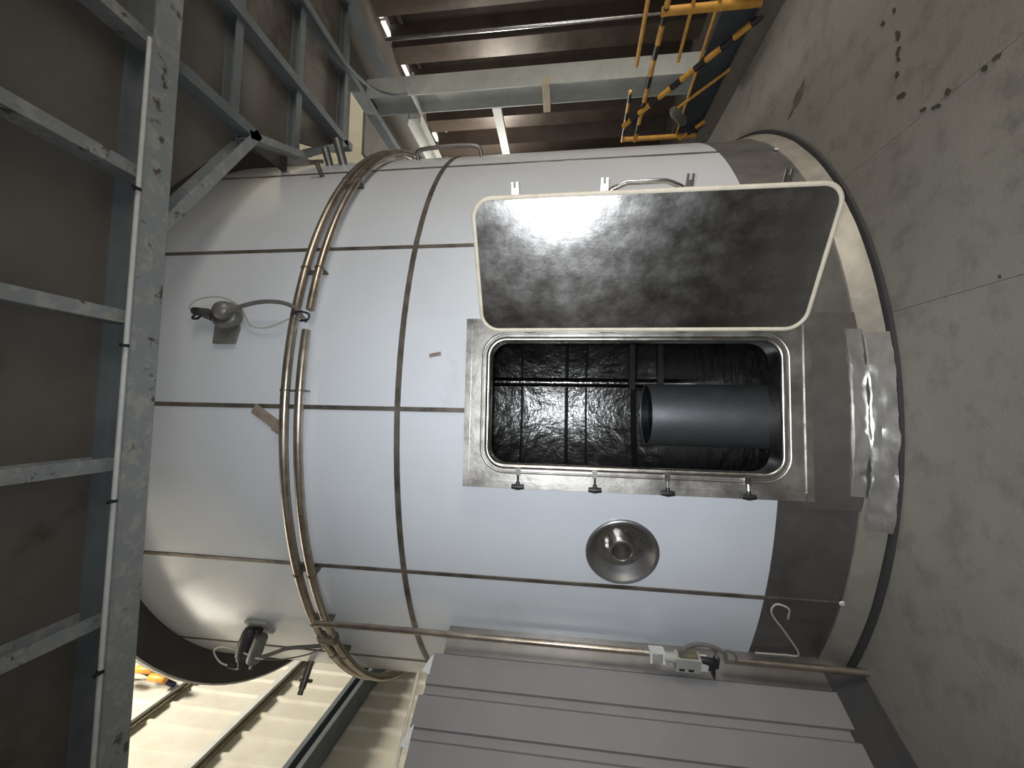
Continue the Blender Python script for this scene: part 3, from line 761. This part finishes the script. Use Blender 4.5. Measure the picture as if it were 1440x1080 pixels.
# ================================================================== CORRUGATED SCREEN IN FRONT OF THE TANK, LEFT
scr = thing('corrugated_screen', 'grey ribbed metal screen standing against the left of the tank', 'screen')
S = V(-1.337, 2.309, 0); dv = V(-.188, -.278, 0).normalized(); nv = V(dv.y, -dv.x, 0)
if nv.dot(-S) < 0: nv = -nv
K = 1.0615
kribs = [(.214 * K, .25 * K), (.388 * K, .424 * K)]
pit = .174 * K
SZ0, SZ1 = 0.12, 2.19
def screen_sheet(ka, kb, prof, z1=SZ1, name='sheet'):
    b = MB()
    pts = [(k, o) for k, o in prof]
    vs_ = []
    for off in (0, -.008):
        vs_.append([[b.bm.verts.new(S + dv * k + nv * (o + off) + V(0, 0, z)) for k, o in pts] for z in (SZ0, z1)])
    n = len(pts)
    F_, B_ = vs_
    for i in range(n - 1):
        b.bm.faces.new((F_[0][i], F_[0][i + 1], F_[1][i + 1], F_[1][i])); b.bm.faces.new((B_[0][i + 1], B_[0][i], B_[1][i], B_[1][i + 1]))
        b.bm.faces.new((F_[1][i], F_[1][i + 1], B_[1][i + 1], B_[1][i])); b.bm.faces.new((F_[0][i + 1], F_[0][i], B_[0][i], B_[0][i + 1]))
    b.bm.faces.new((F_[0][0], F_[1][0], B_[1][0], B_[0][0])); b.bm.faces.new((F_[0][-1], B_[0][-1], B_[1][-1], F_[1][-1]))
    return b.build(name, MT['screen'], scr)
k0 = 0.075
for i in range(8):
    ra_, rb_ = .214 * K + i * pit, .25 * K + i * pit
    screen_sheet(0, 0, [(k0, 0), (ra_ - .004, 0), (ra_, -.016), (rb_ - .002, -.016), (rb_ + .010, 0)], SZ1 + (0.02 if i % 2 else 0.0))
    k0 = rb_ + .0105
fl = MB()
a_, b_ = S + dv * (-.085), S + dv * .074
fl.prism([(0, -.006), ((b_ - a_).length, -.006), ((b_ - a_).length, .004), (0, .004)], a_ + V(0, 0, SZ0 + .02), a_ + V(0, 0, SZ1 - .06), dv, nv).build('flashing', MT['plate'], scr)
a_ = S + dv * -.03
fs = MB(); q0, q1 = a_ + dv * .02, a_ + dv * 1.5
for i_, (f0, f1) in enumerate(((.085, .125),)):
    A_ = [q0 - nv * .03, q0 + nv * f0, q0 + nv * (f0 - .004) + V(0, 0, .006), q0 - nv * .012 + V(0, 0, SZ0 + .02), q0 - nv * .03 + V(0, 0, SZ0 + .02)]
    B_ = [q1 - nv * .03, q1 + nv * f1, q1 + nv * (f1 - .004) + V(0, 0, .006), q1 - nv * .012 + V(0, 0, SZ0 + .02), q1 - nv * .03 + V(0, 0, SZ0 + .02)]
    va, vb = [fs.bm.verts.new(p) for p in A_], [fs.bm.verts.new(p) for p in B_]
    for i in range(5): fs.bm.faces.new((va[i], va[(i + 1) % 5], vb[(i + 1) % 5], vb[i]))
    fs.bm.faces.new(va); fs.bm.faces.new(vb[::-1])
fs.build('shade_fillet', MT['dark'], scr)  # dark sloped wedge standing in for the shade under the screen
for k_, zz in ((.085, SZ1), (.40, SZ1 + .01)):
    b = MB(); p = S + dv * k_ + V(0, 0, zz - .01)
    b.prism([(0, 0), (.10, 0), (.085, .045), (.02, .018)], p + nv * .004, p + nv * .007, dv, V(0, 0, 1)).build('torn_edge', MT['white'], scr)
rod = MB().tube([S + dv * .16 - nv * .06 + V(0, 0, 2.26), S + dv * .56 - nv * .03 + V(0, 0, 2.235)], .010, 8).build('thin_rod', MT['gasket'], smooth=True)
tag(rod, 'thin pale rod lying behind the top edge of the grey ribbed screen', 'rod')

# ================================================================== BARRIER AT THE RIGHT
bar = thing('safety_barrier', 'black and yellow striped safety barrier at the kerb right of the tank', 'barrier')
BX = 2.93
def bpos(y, z, dx=0): return V(BX + dx, y, z)
def striped(name, p0, p1, r, n):
    o = MB().tube([p0, p1], r, 10).build(name, MT['yellow'], bar, True)
    for i in range(n):
        a, c = (i + .12) / n, (i + .55) / n
        MB().tube([p0.lerp(p1, a), p0.lerp(p1, c)], r * 1.06, 10).build('black_stripe', MT['black'], o, True)
    return o
def plain(name, p0, p1, r): return MB().tube([p0, p1], r, 10).build(name, MT['yellow'], bar, True)
plain('post', bpos(2.87, 0.0), bpos(2.87, .80), .030)
plain('post', bpos(4.27, 0.0), bpos(4.27, .87), .024)
striped('rail', bpos(2.80, .775), bpos(4.30, .735), .022, 5)
plain('rail', bpos(2.60, .775), bpos(2.80, .775), .022)
plain('rail', bpos(2.50, .925, .01), bpos(3.34, .895, .01), .017)
plain('rail', bpos(2.50, .61, .01), bpos(3.33, .555, .01), .014)
plain('rail', bpos(2.50, .43, .02), bpos(4.29, .31, .02), .013)
striped('brace', bpos(2.90, .04, -.03), bpos(4.02, .90, -.03), .024, 6)
plain('brace', bpos(3.30, .02, -.02), bpos(3.86, .44, -.02), .013)
striped('brace', bpos(3.90, .01, -.02), bpos(4.29, .27, -.02), .020, 2)
striped('short_rail', bpos(3.6, .90), bpos(4.3, .87), .016, 3)
kp = MB().box((BX + .06, 2.4, 0.0), (BX + .075, 4.4, .34)).build('kick_plate', MT['bluedark'], bar)
# ================================================================== ORANGE FLOATS BY THE LEFT WALL
for k, (y, z, ry) in enumerate([(4.49, 6.86, -.15), (4.56, 6.58, -.35), (4.45, 6.27, -.25)]):
    p = V(XL + .26, y, z); d = V(0, math.sin(ry) + .3, 1).normalized()
    o = MB().tube([p - d * .115, p - d * .105, p + d * .105, p + d * .115], [.034, .042, .042, .034], 12).build('orange_float', MT['orange'], smooth=True)
    tag(o, ('topmost', 'middle', 'lowest')[k] + ' of three orange tube floats hanging on the cream wall by the beam', 'float', 'orange floats')
cl = MB(); 
cl.tube(smoothpath([(XL + .17, 4.50, 7.3), (XL + .17, 4.62, 6.95), (XL + .17, 4.66, 6.75), (XL + .17, 4.58, 6.4), (XL + .17, 4.50, 6.1)], 6), .03, 8)
tag(cl.build('dark_rope', MT['cloth'], smooth=True), 'dark blue rope threaded past the orange floats on the cream wall', 'rope')

sc_ = MB(); sc_.box((-.010, 0, -.032), (.010, .003, .032), local(6.2, 2.16, R0 + .001) @ Matrix.Rotation(rad(-12), 4, 'Y'))
sc_.build('scuff_mark', MT['tape'], tank, bevel=.001)

gl = MB().tube([(2.80, 3.70, .50), (2.80, 3.74, .47), (2.81, 3.88, .36), (2.81, 3.90, .34)], [.030, .042, .042, .030], 12).build('hanging_can', MT['grey'], smooth=True)
tag(gl, 'small brown-grey cylinder hanging on the striped barrier near the tank', 'can')
